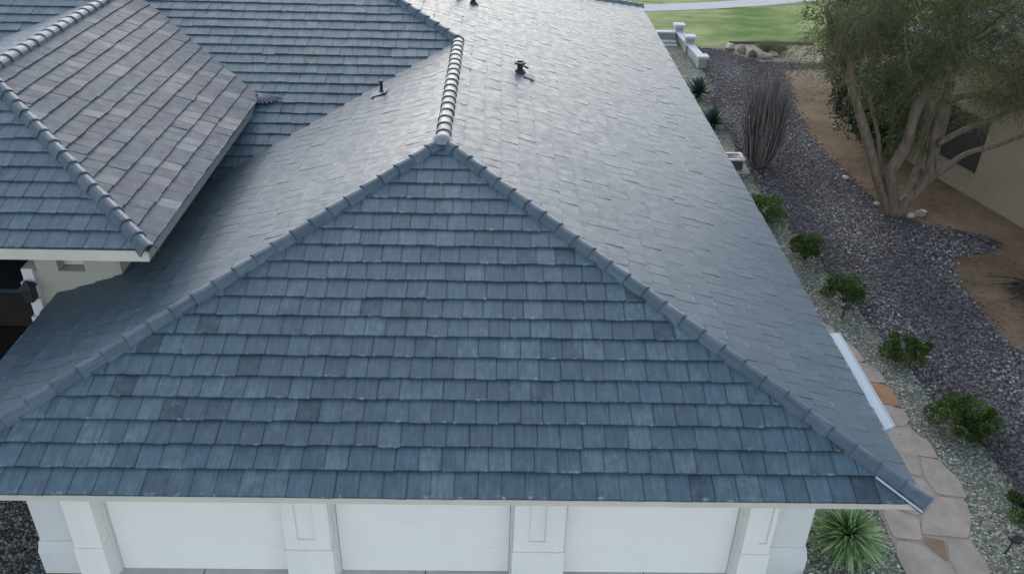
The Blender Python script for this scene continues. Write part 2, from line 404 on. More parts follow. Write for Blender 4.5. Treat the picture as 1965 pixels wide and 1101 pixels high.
# fascia and soffit
def part(name, mat, parent, *boxes, bevel=0, label=None):
    m = MB()
    for a, c in boxes: m.box(a, c)
    o = m.build(name, mat, parent, bevel=bevel)
    if label: o['label'] = label
    return o
zf = ZE-.03
part('fascia', CREAM, house, ((-13.2, .0, zf-.095), (-.03, .045, zf)), ((-.075, .046, zf-.095), (-.03, YB, zf)), ((-13.17, .046, zf-.095), (-13.125, 4.76, zf)))
part('soffit', CREAM, house, ((-13.12, .05, zf-.10), (-.08, 1.6, zf-.06)), ((-.7, 1.61, zf-.1), (-.08, YB-.2, zf-.06)), ((-13.12, 1.61, zf-.1), (-12.6, 4.76, zf-.06)))
ez = EE[2]-.035
part('fascia', CREAM, house, ((-19.4, EE[1]+.0, ez-.19), (EE[0]-.03, EE[1]+.045, ez)), label='deep cream fascia board under the entry roof')
part('fascia', plain('grey_fascia', (.2, .2, .21), .6), house, ((EE[0]-.075, EE[1]+.046, ez-.19), (EE[0]-.03, EE[1]+yv, ez)))
part('soffit', CREAM, house, ((-19.4, EE[1]+.05, ez-.18), (EE[0]-.08, EE[1]+1.05, ez-.14)), ((-12.1, EE[1]+1.06, ez-.18), (EE[0]-.08, EE[1]+yv, ez-.14)))
# white rain gutter on the right eave
g = MB(); prof = [(0.0, -.03), (.0, -.14), (.1, -.155), (.2, -.14), (.25, -.06), (.25, -.02), (.235, -.02), (.23, -.035), (.1, -.045), (.02, -.045)]
y0, y1 = 1.5, 3.98; n = len(prof)
g.poly([(x, y0+(.06 if x > .1 else 0), ZE+z) for x, z in prof]+[(x, y1, ZE+z) for x, z in prof], [(i, n+i, n+(i+1) % n, (i+1) % n) for i in range(n)]+[tuple(range(n)), tuple(range(2*n-1, n-1, -1))])
g.build('gutter', WHITEP, house)

# ---- garage front
def wallx(m, x0, x1, y, z0, z1, d=.3): m.box((x0, y, z0), (x1, y+d, z1))
ZT = 2.86
part('wall', STUC, house, ((-12.56, 1.6, 0), (-12.3, YM, ZT)), ((-.94, 1.6, 0), (-.68, YB-.7, ZT)), ((-11.9, 1.72, 0), (-1.34, 1.9, ZT)),
     ((-11.48, 1.3, 2.22), (-1.77, 1.719, ZT)))
for (xa, xb, sg) in ((-12.56, -11.9, -1), (-1.34, -.68, 1)):
    w1 = MB(); w1.box((xa, 1.35, .68), (xb, 1.75, ZT)); w1.build('wall_corner', STUC2, house)
    xo, xi = (xa-.06, xb) if sg < 0 else (xa, xb+.06)
    w2 = MB(); w2.box((xo, 1.29, 0), (xi, 1.8, .46)); w2.build('wall_base', STUC2, house, bevel=.01)
    w3 = MB()
    xo2, xi2 = (xa-.02, xb) if sg < 0 else (xa, xb+.02)
    w3.poly([(xo, 1.29, .465), (xi, 1.29, .465), (xi, 1.8, .465), (xo, 1.8, .465), (xo2, 1.33, .679), (xi2, 1.33, .679), (xi2, 1.8, .679), (xo2, 1.8, .679)],
            [(0, 3, 2, 1), (4, 5, 6, 7), (0, 1, 5, 4), (1, 2, 6, 5), (2, 3, 7, 6), (3, 0, 4, 7)])
    w3.build('base_moulding', STUC2, house)
for (xa, xb, ra, rb) in ((-11.9, -11.48, None, None), (-8.72, -8.03, -8.53, -8.26), (-5.27, -4.5, -5.04, -4.79), (-1.77, -1.34, -1.53, -1.41)):
    m = MB()
    m.box((xa-.015, 1.07, 0), (xb+.015, 1.719, .8))
    if ra is None: m.box((xa, 1.1, .8), (xb, 1.719, ZT))
    else:
        m.box((xa, 1.1, .8), (xb, 1.14, 1.0)); m.box((xa, 1.1, 1.0), (ra, 1.14, ZT)); m.box((rb, 1.1, 1.0), (xb, 1.14, ZT)); m.box((xa, 1.14, .8), (xb, 1.719, ZT))
    m.build('pilaster', STUC, house, bevel=.006)
for xa, xb in ((-11.48, -8.72), (-8.03, -5.27), (-4.5, -1.77)):
    d = MB(); z = .012
    for i in range(4):
        d.box((xa+.055, 1.40, z), (xb-.055, 1.45, z+.5385)); z += .54
    door = d.build('garage_door', DOORW, house, bevel=.004)
    s_ = MB(); s_.box((xa+.02, 1.41, .002), (xb-.02, 1.455, .0115)); s_.build('bottom_seal', BLACKP, door)
    for x0, x1 in ((xa+.001, xa+.05), (xb-.05, xb-.001)):
        t_ = MB(); t_.box((x0, 1.33, 0), (x1, 1.5, 2.22)); t_.build('door_jamb', STUC2, house)
# ---- entry portico
part('wall', TAN, house, ((-13.5, 4.8, 0), (-12.03, 5.1, 3.46)), ((-12.33, 5.101, 2.6), (-12.03, 12, 4.3)), ((-13.5, 5.101, 0), (-13.2, 7.5, 3.46)), label='tan wall under the entry roof')
part('wall_frieze', TAN, house, ((-13.45, 4.77, 3.475), (-13.08, 5.1, 4.3)), ((-12.62, 4.77, 3.475), (-12.01, 5.1, 4.3)), ((-19.3, 4.9, 4.1), (-13.46, 5.1, 4.3)))
part('wall_niche', STUC2, house, ((-13.079, 5.0, 3.475), (-12.621, 5.1, 4.3)))
m = MB()
for (z0, z1, o_) in ((3.3, 3.55, 0), (2.98, 3.28, .07), (2.6, 2.95, .0), (2.2, 2.57, .07), (1.8, 2.17, 0), (1.4, 1.77, .07), (.0, 1.37, .1)):
    m.box((-13.68-o_, 4.7, z0), (-13.49, 5.06, z1))
m.build('corner_stones', STUC2, house, bevel=.008)
lan = MB(); lan.box((-13.66, 4.5, 3.0), (-13.5, 4.68, 3.26)); lan.poly([(-13.7, 4.46, 3.26), (-13.46, 4.46, 3.26), (-13.46, 4.7, 3.26), (-13.7, 4.7, 3.26), (-13.58, 4.58, 3.4)], [(0, 1, 4), (1, 2, 4), (2, 3, 4), (3, 0, 4), (3, 2, 1, 0)])
lan.build('wall_lantern', BLACKP, house)
part('wall', plain('shade_toned_brown_wall', (.03, .022, .02), .8, .2, 2), house, ((-19.4, 8.2, 0), (-12.34, 8.4, 4.2)), ((-19.4, 5.2, 0), (-19.2, 8.19, 4.2)), label='shaded brown wall deep inside the entry')  # base colour kept this dark to stand in for shade inside the entry
part('window', BLACKP, house, ((-18.6, 8.12, .8), (-14.2, 8.19, 3.3)))
part('awning', plain('dark_blue_grey_metal', (.03, .036, .045), .45), house, ((-18.0, 5.25, 2.72), (-14.05, 6.6, 2.8)))

# ---- things on the roof
def vent(x, y, z, h, rad=.04, tilt=0):
    m = MB(); m.tube([(x, y, z-.05), (x+tilt*.3, y, z+h*.6), (x+tilt, y, z+h)], [rad, rad, rad], 12)
    o = m.build('vent_pipe', BLACKP, house, smooth=False)
    c = MB(); c.tube([(x, y, z-.03), (x, y, z+.07)], [rad*2.4, rad*1.2], 14); c.build('pipe_collar', BLACKP, o)
    return o
v1 = vent(-5.08, 12.44, 4.73, .2, .07); 
m = MB(); m.tube([(-5.08+.11*math.cos(a), 12.44+.11*math.sin(a), 4.95) for a in np.linspace(0, 2*math.pi, 17)], .03, 6, cap=False); m.tube([(-5.0, 12.44, 4.88), (-4.88, 12.4, 4.83)], .022, 6); m.build('pipe_ring', BLACKP, v1)
m = MB(); Ns = Vector((T, 0, 1)).normalized()
m.prism([(-4.98, 12.1), (-4.72, 12.1), (-4.72, 12.45), (-4.98, 12.45)], 0, .004)
fl = m.build('pipe_flashing', plain('pale_flashing', (.1, .12, .14), .6, .1, 4), house)
for v in fl.data.vertices: v.co.z += ZE-T*v.co.x+.05
v2 = vent(-8.22, 10.81, 4.68, .3, .035)
m = MB(); m.prism([(-8.45, 10.6), (-8.1, 10.6), (-8.1, 10.95), (-8.45, 10.95)], 0, .004); fl = m.build('pipe_flashing', plain('blue_flashing', (.12, .16, .2), .4, .1, 4), house)
for v in fl.data.vertices: v.co.z += ZE+T*(v.co.x+13.2)+.05
vent(-6.75, 17.45, 5.28, .2, .06); vent(-6.35, 17.4, 5.15, .16, .07)
m = MB()
for i in range(7):
    a = -.35-i*.2; L = .62-.03*i; px, py = -11.08, 11.02
    ex_, ey_ = px+L*math.cos(a), py+L*math.sin(a)*.75
    zz = lambda yy: ZE+T*(yy-YM)+.09
    m.tube([(px+.06*i*.3, py-.03*i, zz(py)+.0), (ex_, ey_, zz(ey_))], [.02, .035], 6, rnd=i/7)
m.build('valley_flashing', plain('weathered_lead', (.13, .15, .17), .6, .3, 20), house, smooth=True)

# ------------------------------------------------------------------ ground
def sheet(name, pts, z, mat, kind='structure', jitter=.0, step=.4, label=None):
    """flat area outlined by plan points, edge roughened in plan"""
    rg = random.Random(hash(name) % 1000 if False else len(pts)*7+3); P = []
    for i in range(len(pts)):
        a, b_ = Vector((*pts[i], 0)), Vector((*pts[(i+1) % len(pts)], 0)); n = max(1, int((b_-a).length/step)) if jitter else 1
        for k in range(n):
            p = a.lerp(b_, k/n); P.append((p.x+rg.uniform(-jitter, jitter), p.y+rg.uniform(-jitter, jitter)))
    me = bpy.data.meshes.new(name); me.from_pydata([(x, y, z) for x, y in P], [], [tuple(range(len(P)))]); me.materials.append(mat); me.update()
    if me.polygons[0].normal.z < 0: me.flip_normals()
    o = bpy.data.objects.new(name, me); COL.objects.link(o); return tag(o, kind=kind)

def dirt_mat():
    k = NT('brown_dirt', .95, .1); v = k.coord()
    n = k.noise(v, .55, 8, .65); c = k.ramp(n, [(.3, (.125, .085, .054)), (.5, (.185, .134, .088)), (.7, (.25, .19, .13))])
    n2 = k.noise(k.coord(scale=(1, 2.2, 1)), 5, 7, .7); c = k.mix(c, k.ramp(n2, [(.3, .62), (.65, 1.15)]), .9, 'MULTIPLY')
    sx = k.n('ShaderNodeSeparateXYZ'); k.l(v, sx.inputs[0])
    g = k.math('ADD', k.math('MULTIPLY', k.math('SUBTRACT', sx.outputs[1], 24.), .16), k.math('MULTIPLY', k.math('SUBTRACT', n2, .5), 1.6))
    c = k.mix(c, (.3, .255, .195), k.math('MULTIPLY', k.ramp(g, [(.1, 0.), (.8, 1.)]), .75))
    k.col(c); k.bump(n2, .8, .04); return k.m
DIRT = dirt_mat()
GRAVEL = gravel_mat('pale_gravel', [(0, (.12, .13, .105)), (.4, (.24, .25, .205)), (.8, (.37, .38, .32)), (1, (.6, .6, .54))], 24, 1., (.11, .15, .1), .5)
DGRAV = gravel_mat('dark_gravel', [(0, (.03, .032, .03)), (.5, (.1, .105, .1)), (1, (.32, .33, .31))], 26, 1.)
PURPLE = gravel_mat('purple_rock_base', [(0, (.045, .043, .05)), (.5, (.095, .09, .1)), (1, (.2, .19, .2))], 15, 1.)
def lawn_mat():
    k = NT('lawn', .9, .15); v = k.coord()
    n = k.noise(k.coord(scale=(.45, .9, 1)), .45, 7, .65); c = k.ramp(n, [(.38, (.07, .155, .022)), (.48, (.155, .22, .06)), (.58, (.28, .31, .14))])
    n2 = k.noise(v, 9, 6, .7); c = k.mix(c, k.ramp(n2, [(.3, .7), (.7, 1.25)]), .7, 'MULTIPLY')
    # greener patch
    k.col(c); k.bump(k.noise(v, 45, 4), .7, .03); return k.m
LAWN = lawn_mat()
SAND = gravel_mat('beige_sand', [(0, (.3, .25, .18)), (.6, (.42, .36, .26)), (1, (.52, .46, .35))], 30, .4)
g0 = sheet('ground', [(-220, -220), (220, -220), (220, 320), (-220, 320)], 0, DIRT)
sheet('lawn', [(-160, 31.6), (2.6, 31.6), (3.4, 32.1), (4.6, 32.1), (5.1, 32.75), (7.4, 32.9), (9.3, 32.8), (9.6, 31.9), (12, 31.5), (30, 31), (200, 33), (200, 300), (-160, 300)], .008, LAWN, jitter=.06, step=.6)
road = [(-60, 33), (-6, 37.8), (1, 39.1), (5.6, 40.2), (9, 41.3), (14, 43.5), (30, 52), (60, 70)]
rp = [(x, y-.75) for x, y in road]+[(x-.1, y+.75) for x, y in reversed(road)]
sheet('path', rp, .02, stucco('cart_path_concrete', (.44, .43, .46), .08, .2))
sheet('gravel_bed', [(-1.25, -6), (3.9, -6), (3.95, 2), (4.05, 3.4), (3.9, 5), (3.68, 6.1), (3.5, 7.3), (3.45, 8.6), (3.2, 10.3), (3.0, 12), (2.9, 13.6), (2.6, 16), (2.55, 18), (2.75, 21), (3.0, 25), (3.2, 28.5), (3.3, 31.6), (-1.25, 31.6)], .008, GRAVEL, jitter=.12)
sheet('gravel_bed', [(-30, -6), (-12.62, -6), (-12.62, 1.3), (-12.62, 4.7), (-30, 4.7)], .008, DGRAV)
bed = [(4.0, -6), (3.85, 2), (3.95, 3.4), (3.8, 5), (3.58, 6.1), (3.4, 7.3), (3.35, 8.6), (3.1, 10.3), (2.9, 12), (2.8, 13.6), (2.5, 16), (2.5, 18), (2.65, 21), (2.9, 25), (3.3, 28), (3.5, 31.9),
       (4.7, 31.9), (5.2, 31), (6.2, 29.8), (7.2, 29.9), (9.5, 29.6), (9.5, 29.2), (6.8, 28.9), (6.2, 26), (5.7, 23), (5.55, 21), (5.65, 17.5), (5.95, 15.4), (6.3, 14.3), (7.2, 13.9), (8.3, 13.3), (8.1, 12.5), (7.2, 12.3), (6.6, 11.9), (6.3, 11), (6.15, 9), (6.2, 7.4), (6.1, 3), (6.2, -6)]
sheet('river_rock_bed', bed, .014, PURPLE, jitter=.13)
sheet('sand', [(5.15, 31.0), (6.2, 29.9), (9.0, 29.9), (9.6, 32.6), (7.4, 32.75), (5.3, 32.6)], .012, SAND, jitter=.08)
sheet('driveway', [(-12.0, -9), (-1.25, -9), (-1.25, 1.5), (-12.0, 1.5)], .008, DRIVE)
m = MB()
for xx in (-10.15, -8.4, -6.65, -4.9, -3.15): m.box((xx-.008, -9, .0085), (xx+.008, 1.4, .0105))
tag(m.build('driveway_joints', BLACKP), kind='structure')
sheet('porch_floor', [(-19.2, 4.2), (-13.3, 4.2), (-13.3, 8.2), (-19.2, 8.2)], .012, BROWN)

# flagstone path
FS = NT('flagstone', .75, .3); c = FS.ramp(FS.attr('rnd').outputs['Fac'], [(0, (.27, .24, .21)), (.3, (.34, .3, .262)), (.55, (.32, .3, .265)), (.8, (.38, .345, .3)), (.9, (.33, .19, .1)), (1, (.22, .16, .11))])
v = FS.coord(); nn = FS.noise(v, 2.2, 7, .65); FS.col(FS.mix(c, FS.ramp(nn, [(.3, (.72, .68, .66)), (.7, (1.15, 1.12, 1.1))]), .85, 'MULTIPLY')); FS.bump(FS.noise(v, 14, 6), .4, .012)
sheet('path', [(1.0, -6), (2.35, -6), (2.38, 1.4), (2.5, 2), (2.84, 3.1), (2.75, 4.6), (2.62, 5.5), (2.6, 6.5), (2.4, 7.7), (2.1, 8.75), (1.6, 8.9), (1.2, 7), (1.2, 3), (1.15, 1.9)], .018, plain('path_mortar', (.29, .24, .21), .9, .2, 5))
stones = [
    [(1.03, -1.2), (2.42, -1.2), (2.44, 1.02), (1.9, 1.2), (1.06, 1.15)], [(1.12, 1.22), (1.92, 1.25), (1.88, 1.62), (1.62, 2.02), (1.24, 2.12), (1.12, 1.8)],
    [(1.98, 1.12), (2.45, 1.08), (2.56, 1.7), (2.5, 2.1), (2.12, 2.14), (1.96, 1.68)], [(1.92, 1.66), (2.06, 2.12), (1.74, 2.2), (1.7, 2.06)],
    [(1.22, 2.18), (1.68, 2.12), (1.82, 2.6), (1.36, 2.9), (1.24, 2.7)], [(1.74, 2.26), (2.5, 2.18), (2.76, 2.62), (2.86, 3.05), (2.4, 3.16), (1.9, 2.66)],
    [(1.36, 2.96), (1.86, 2.68), (2.36, 3.22), (2.3, 3.6), (1.5, 3.9), (1.3, 3.4)], [(2.36, 3.62), (2.42, 3.22), (2.92, 3.12), (2.98, 3.6), (2.82, 4.1), (2.5, 4.2)],
    [(1.5, 3.96), (2.32, 3.66), (2.46, 4.24), (2.84, 4.16), (2.88, 4.62), (2.6, 5.02), (1.5, 5.1)],
    [(1.4, 5.16), (2.58, 5.08), (2.76, 5.3), (2.74, 5.62), (2.5, 5.72), (1.5, 5.76)], [(1.4, 5.82), (2.5, 5.78), (2.72, 5.7), (2.78, 6.0), (2.72, 6.42), (2.3, 6.5), (1.4, 6.46)],
    [(1.3, 6.52), (2.3, 6.56), (2.74, 6.48), (2.74, 6.9), (2.6, 7.2), (1.4, 7.2)], [(1.3, 7.26), (2.56, 7.26), (2.54, 7.7), (2.36, 8.1), (1.4, 8.1)],
    [(1.4, 8.16), (2.33, 8.16), (2.26, 8.6), (2.1, 8.85), (1.5, 8.8)]]
cols = [.55, .62, .5, 1., .75, .35, .3, .45, .3, .4, .9, .25, .8, .45]
fm = MB()
for P, cc in zip(stones, cols):
    # slightly rounded corners
    Rn = []
    for i in range(len(P)):
        a, b_, c_ = Vector(P[i-1]), Vector(P[i]), Vector(P[(i+1) % len(P)])
        e1 = min(.05, (a-b_).length*.3); e2 = min(.05, (c_-b_).length*.3)
        p1 = b_+(a-b_).normalized()*e1; p2 = b_+(c_-b_).normalized()*e2; Rn += [tuple(p1), tuple(b_*.5+(p1+p2)*.25), tuple(p2)]
    fm.prism(Rn, .019, .028+random.uniform(-.002, .003), cc)
fo = fm.build('path_stones', FS.m); tag(fo, kind='structure')

# loose river rock: one mesh of many small stones
ico_v = np.array([(0, 0, 1), (.894, 0, .447), (.276, .851, .447), (-.724, .526, .447), (-.724, -.526, .447), (.276, -.851, .447), (.724, .526, -.447), (-.276, .851, -.447), (-.894, 0, -.447), (-.276, -.851, -.447), (.724, -.526, -.447), (0, 0, -1)])
ico_f = np.array([(0, 1, 2), (0, 2, 3), (0, 3, 4), (0, 4, 5), (0, 5, 1), (1, 6, 2), (2, 7, 3), (3, 8, 4), (4, 9, 5), (5, 10, 1), (6, 7, 2), (7, 8, 3), (8, 9, 4), (9, 10, 5), (10, 6, 1), (11, 7, 6), (11, 8, 7), (11, 9, 8), (11, 10, 9), (11, 6, 10)])
def inside(pts, poly):
    x, y = pts[:, 0], pts[:, 1]; c = np.zeros(len(pts), bool); j = len(poly)-1
    for i in range(len(poly)):
        xi, yi = poly[i]; xj, yj = poly[j]
        c ^= ((yi > y) != (yj > y)) & (x < (xj-xi)*(y-yi)/(yj-yi+1e-12)+xi); j = i
    return c
def rocks(name, pts, smin, smax, mat, z=.015, pw=2., rnd=None):
    n = len(pts); V = np.repeat(ico_v[None], n, 0)*(1+rng.uniform(-.28, .28, (n, 12, 1)))
    s = smin+(smax-smin)*rng.random(n)**pw
    sc = np.stack([s*rng.uniform(.7, 1.5, n), s*rng.uniform(.6, 1.1, n), s*rng.uniform(.4, .8, n)], 1)
    V = V*sc[:, None, :]; a = rng.uniform(0, 2*np.pi, n); tl = rng.uniform(-.5, .5, n)
    x = V[..., 0]*np.cos(tl)[:, None]-V[..., 2]*np.sin(tl)[:, None]; z_ = V[..., 0]*np.sin(tl)[:, None]+V[..., 2]*np.cos(tl)[:, None]
    y = V[..., 1]; X = x*np.cos(a)[:, None]-y*np.sin(a)[:, None]; Y = x*np.sin(a)[:, None]+y*np.cos(a)[:, None]
    W = np.stack([X+pts[:, 0:1], Y+pts[:, 1:2], z_+z+(sc[:, 2]*.35)[:, None]], 2).reshape(-1, 3)
    F = (ico_f[None]+(np.arange(n)*12)[:, None, None]).reshape(-1, 3)
    rr = rng.random(n) if rnd is None else rnd
    o = np_mesh(name, W, F, np.repeat(rr, 20), mat); return tag(o, kind='stuff')
def scatter(poly, n, grow=.12):
    P = np.array(poly); lo, hi = P.min(0), P.max(0); out = []
    tot = 0
    while tot < n:
        c = rng.uniform(lo, hi, (n*2, 2)); k = inside(c+rng.normal(0, grow, c.shape), poly); out.append(c[k]); tot += k.sum()
    return np.concatenate(out)[:n]
vis = [(x, max(y, -1)) for x, y in bed]
RM = rock_mat('river_rock', [(0, (.07, .064, .066)), (.3, (.115, .105, .108)), (.6, (.165, .15, .153)), (.88, (.21, .192, .195)), (.98, (.26, .24, .235)), (1, (.38, .36, .33))])
p = scatter(vis, 26000, .16); p = p[p[:, 0] < 9.5]
dk = np.clip(rng.random(len(p))*1.02-.16*(np.sin(p[:, 1]*.9+p[:, 0])+np.sin(p[:, 0]*2.3-p[:, 1]*.4)), 0, 1)
o = rocks('river_rocks', p, .018, .046, RM, rnd=dk); tag(o, 'purple grey river rock spread in a broad band beside the house', 'rocks')
gp = scatter([(1.0, -1), (3.9, -1), (4.0, 3.4), (3.6, 6.1), (3.3, 9), (2.9, 13.6), (2.5, 17), (2.7, 22), (3.1, 28), (3.2, 31), (.6, 31), (.6, 10)], 9000, .1)
gp2 = scatter([(-.6, -.5), (1.2, -.5), (1.2, 3), (-.6, 3)], 2500, .05); gp3 = scatter([(-15, -.5), (-12.7, -.5), (-12.7, 2.6), (-15, 2.6)], 2600, .05)
gp = np.concatenate([gp, gp2])
GM = rock_mat('pale_pebble', [(0, (.12, .13, .105)), (.4, (.25, .26, .21)), (.8, (.4, .41, .35)), (1, (.68, .68, .62))])
# keep pebbles off the flagstones
keep = ~inside(gp, [(1.05, -6), (2.42, -6), (2.42, 1.4), (2.5, 2), (2.84, 3.1), (2.8, 4.6), (2.7, 6.5), (2.5, 7.6), (2.1, 8.8), (1.3, 8.8), (1.3, 3), (1.15, 1.9)])
o = rocks('pebbles', gp[keep], .012, .032, GM, z=.008); tag(o, 'pale greenish pebbles in the planting bed along the house', 'pebbles')
DM = rock_mat('dark_pebble', [(0, (.03, .032, .03)), (.5, (.1, .105, .1)), (1, (.3, .31, .29))])
o = rocks('pebbles', gp3, .015, .035, DM, z=.008); tag(o, 'dark gravel at the left corner of the garage', 'pebbles')
LEAFL = plain('leaf_litter', (.09, .06, .035), .9)
dp = scatter([(5.7, 29), (9, 29), (8.8, 12), (6.3, 11.5), (6.2, 3), (9, 3), (9.5, 12), (8.6, 17.5)], 1500, .1)
o = rocks('dirt_clods', dp, .01, .035, rock_mat('clod', [(0, (.07, .045, .03)), (.7, (.15, .1, .065)), (1, (.3, .25, .2))]), z=.003, pw=4); tag(o, 'small clods and chips strewn on the brown dirt', 'clods')

# ------------------------------------------------------------------ garden things
ST = stucco('pony_wall_stucco', (.6, .6, .62), .06); ST2 = stucco('pony_wall_side', (.4, .41, .42), .1)
A_ = Vector((2.93, 33.2, 0)); B_ = Vector((3.2, 28.85, 0)); dW = (B_-A_).normalized(); sW = Vector((-dW.y, dW.x, 0))
def slab(m, p, q, hw, z0, z1):
    m.prism([tuple((p-sW*hw)[:2]), tuple((q-sW*hw)[:2]), tuple((q+sW*hw)[:2]), tuple((p+sW*hw)[:2])], z0, z1)
pw = empty('garden_wall', A_, 'low white stucco garden wall with capped pillars stepping down toward the lawn', 'wall')
m = MB(); slab(m, A_, B_, .1, 0, .38); m.box((-.6, 32.95, 0), (2.8, 33.15, .38)); m.build('wall_body', ST2, pw)
m = MB(); slab(m, A_, B_, .17, .382, .46); m.box((-.6, 32.88, .382), (2.75, 33.22, .46)); m.build('wall_cap', ST, pw, bevel=.01)
for t_ in (0., .47, .99):
    c_ = A_.lerp(B_, t_); hh = (.66, .62, .42)[int(t_*2.1)]
    m = MB(); slab(m, c_-dW*.18, c_+dW*.18, .18, 0, hh); pl = m.build('pillar', ST2, pw)
    m = MB(); slab(m, c_-dW*.25, c_+dW*.25, .26, hh+.002, hh+.12); m.build('pillar_cap', ST, pl, bevel=.015)
m = MB(); m.box((-.6, 31.9, 0), (2.7, 32.2, .1)); m.box((-.6, 32.21, 0), (2.7, 32.6, .18)); m.build('step', ST2, pw)

ac = empty('air_conditioner', (2.3, 17.9, 0), 'pale square outdoor air conditioner cabinet on a concrete pad beside the roof edge', 'air conditioner')
m = MB(); m.box((1.55, 17.42, .01), (2.52, 18.3, .07)); m.build('concrete_pad', CONC, ac, bevel=.01)
m = MB(); m.box((1.7, 17.58, .072), (2.3, 18.12, .4)); m.build('cabinet', plain('ac_side_louvres', (.05, .06, .06), .6), ac)
m = MB()
for x0, x1, ya, yb in ((1.65, 2.35, 17.53, 17.66), (1.65, 2.35, 18.04, 18.17), (1.65, 1.78, 17.661, 18.039), (2.22, 2.35, 17.661, 18.039)): m.box((x0, ya, .402), (x1, yb, .46))
for x in (1.68, 2.28):
    for y in (17.56, 18.1): m.box((x, y, .072), (x+.05, y+.05, .401))
m.build('top_frame', plain('ac_paint', (.42, .43, .42), .5), ac, bevel=.008)
m = MB()
for rr_ in (.06, .11, .16, .2): m.tube([(2.0+rr_*math.cos(a), 17.85+rr_*math.sin(a), .43) for a in np.linspace(0, 2*math.pi, 21)], .01, 5, cap=False)
for a in range(6): m.tube([(2.0, 17.85, .43), (2.0+.22*math.cos(a*math.pi/3), 17.85+.22*math.sin(a*math.pi/3), .43)], .008, 5)
m.build('fan_grille', METAL, ac)

def leaf_cards(C, D, L, W, up=None, fold=0.):
    """C centers (n,3), D dirs (n,3), L, W arrays -> quads (leaf rhombus)"""
    n = len(C); D = D/np.linalg.norm(D, axis=1, keepdims=True)
    R_ = rng.normal(size=(n, 3)); S = np.cross(D, R_); S /= np.linalg.norm(S, axis=1, keepdims=True)
    L = np.broadcast_to(L, n)[:, None]; W = np.broadcast_to(W, n)[:, None]
    V = np.stack([C, C+D*L*.45+S*W*.5, C+D*L, C+D*L*.45-S*W*.5], 1).reshape(-1, 3)
    return V, np.arange(n*4).reshape(n, 4)
SHRUB = leaf_mat('shrub_leaf', [(0, (.018, .036, .01)), (.4, (.05, .095, .024)), (.75, (.11, .17, .04)), (1, (.22, .28, .08))])
STEM = plain('shrub_stem', (.06, .045, .03), .9)
def shrub(x, y, rad, h, n, label, seed, lean=(0, 0), group='green shrubs in the pale gravel bed'):
    rg = np.random.default_rng(seed); e = empty('shrub', (x, y, 0), label, 'shrub', group)
    rad *= 1.12; h *= 1.2; n = int(n*1.2); k = 15; a = rg.uniform(0, 2*np.pi, k); rr_ = rad*rg.random(k)**.6*.8; cz = h*(.25+.62*rg.random(k))*(1-.45*(rr_/rad)**2)
    cc = np.stack([x+rr_*np.cos(a)+lean[0]*cz, y+rr_*np.sin(a)+lean[1]*cz, cz], 1); ci = rg.integers(0, k, n); cr = rad*rg.uniform(.14, .42, k)
    d = rg.normal(size=(n, 3)); d /= np.linalg.norm(d, axis=1, keepdims=True)
    P = cc[ci]+d*(cr[ci]*rg.random(n)**.35)[:, None]*np.array([1, 1, .8]); P[:, 2] = np.maximum(P[:, 2], .03)
    D = d*.8+rg.normal(size=(n, 3))*.5+np.array([0, 0, .6])
    V, F = leaf_cards(P, D, rg.uniform(.04, .085, n), rg.uniform(.022, .042, n))
    rn = np.clip(rg.random(n)*.7+.3*(rg.random(k)[ci]), 0, 1)
    np_mesh('foliage', V, F, rn, SHRUB, e)
    m = MB()
    for i in range(12):
        m.tube([(x, y, 0), tuple((np.array([x, y, 0])+cc[i])*.5+np.array([0, 0, .05])), tuple(cc[i])], [.014, .01, .005], 5)
    m.build('stems', STEM, e)
shrub(2.15, 14.1, .55, .75, 3200, 'green shrub half hidden behind the roof edge, below the air conditioner', 1)
shrub(2.6, 11.85, .47, .6, 3000, 'small green shrub, second up from the white gutter, beside the roof edge', 2)
shrub(2.98, 9.75, .52, .65, 3400, 'compact dark green shrub just above the small garden light', 3)
shrub(3.45, 7.3, .46, .62, 3000, 'bright green shrub standing alone right of the white gutter', 4)
shrub(3.62, 4.95, .62, .75, 5200, 'largest green shrub with a tall shoot, right of the flagstone path', 5)
shrub(3.72, 2.45, .5, .6, 3600, 'green shrub cut by the right frame edge near the bottom corner', 6)
shrub(1.62, 27.8, .3, .35, 700, 'tiny brownish green shrub near the low white wall', 8)

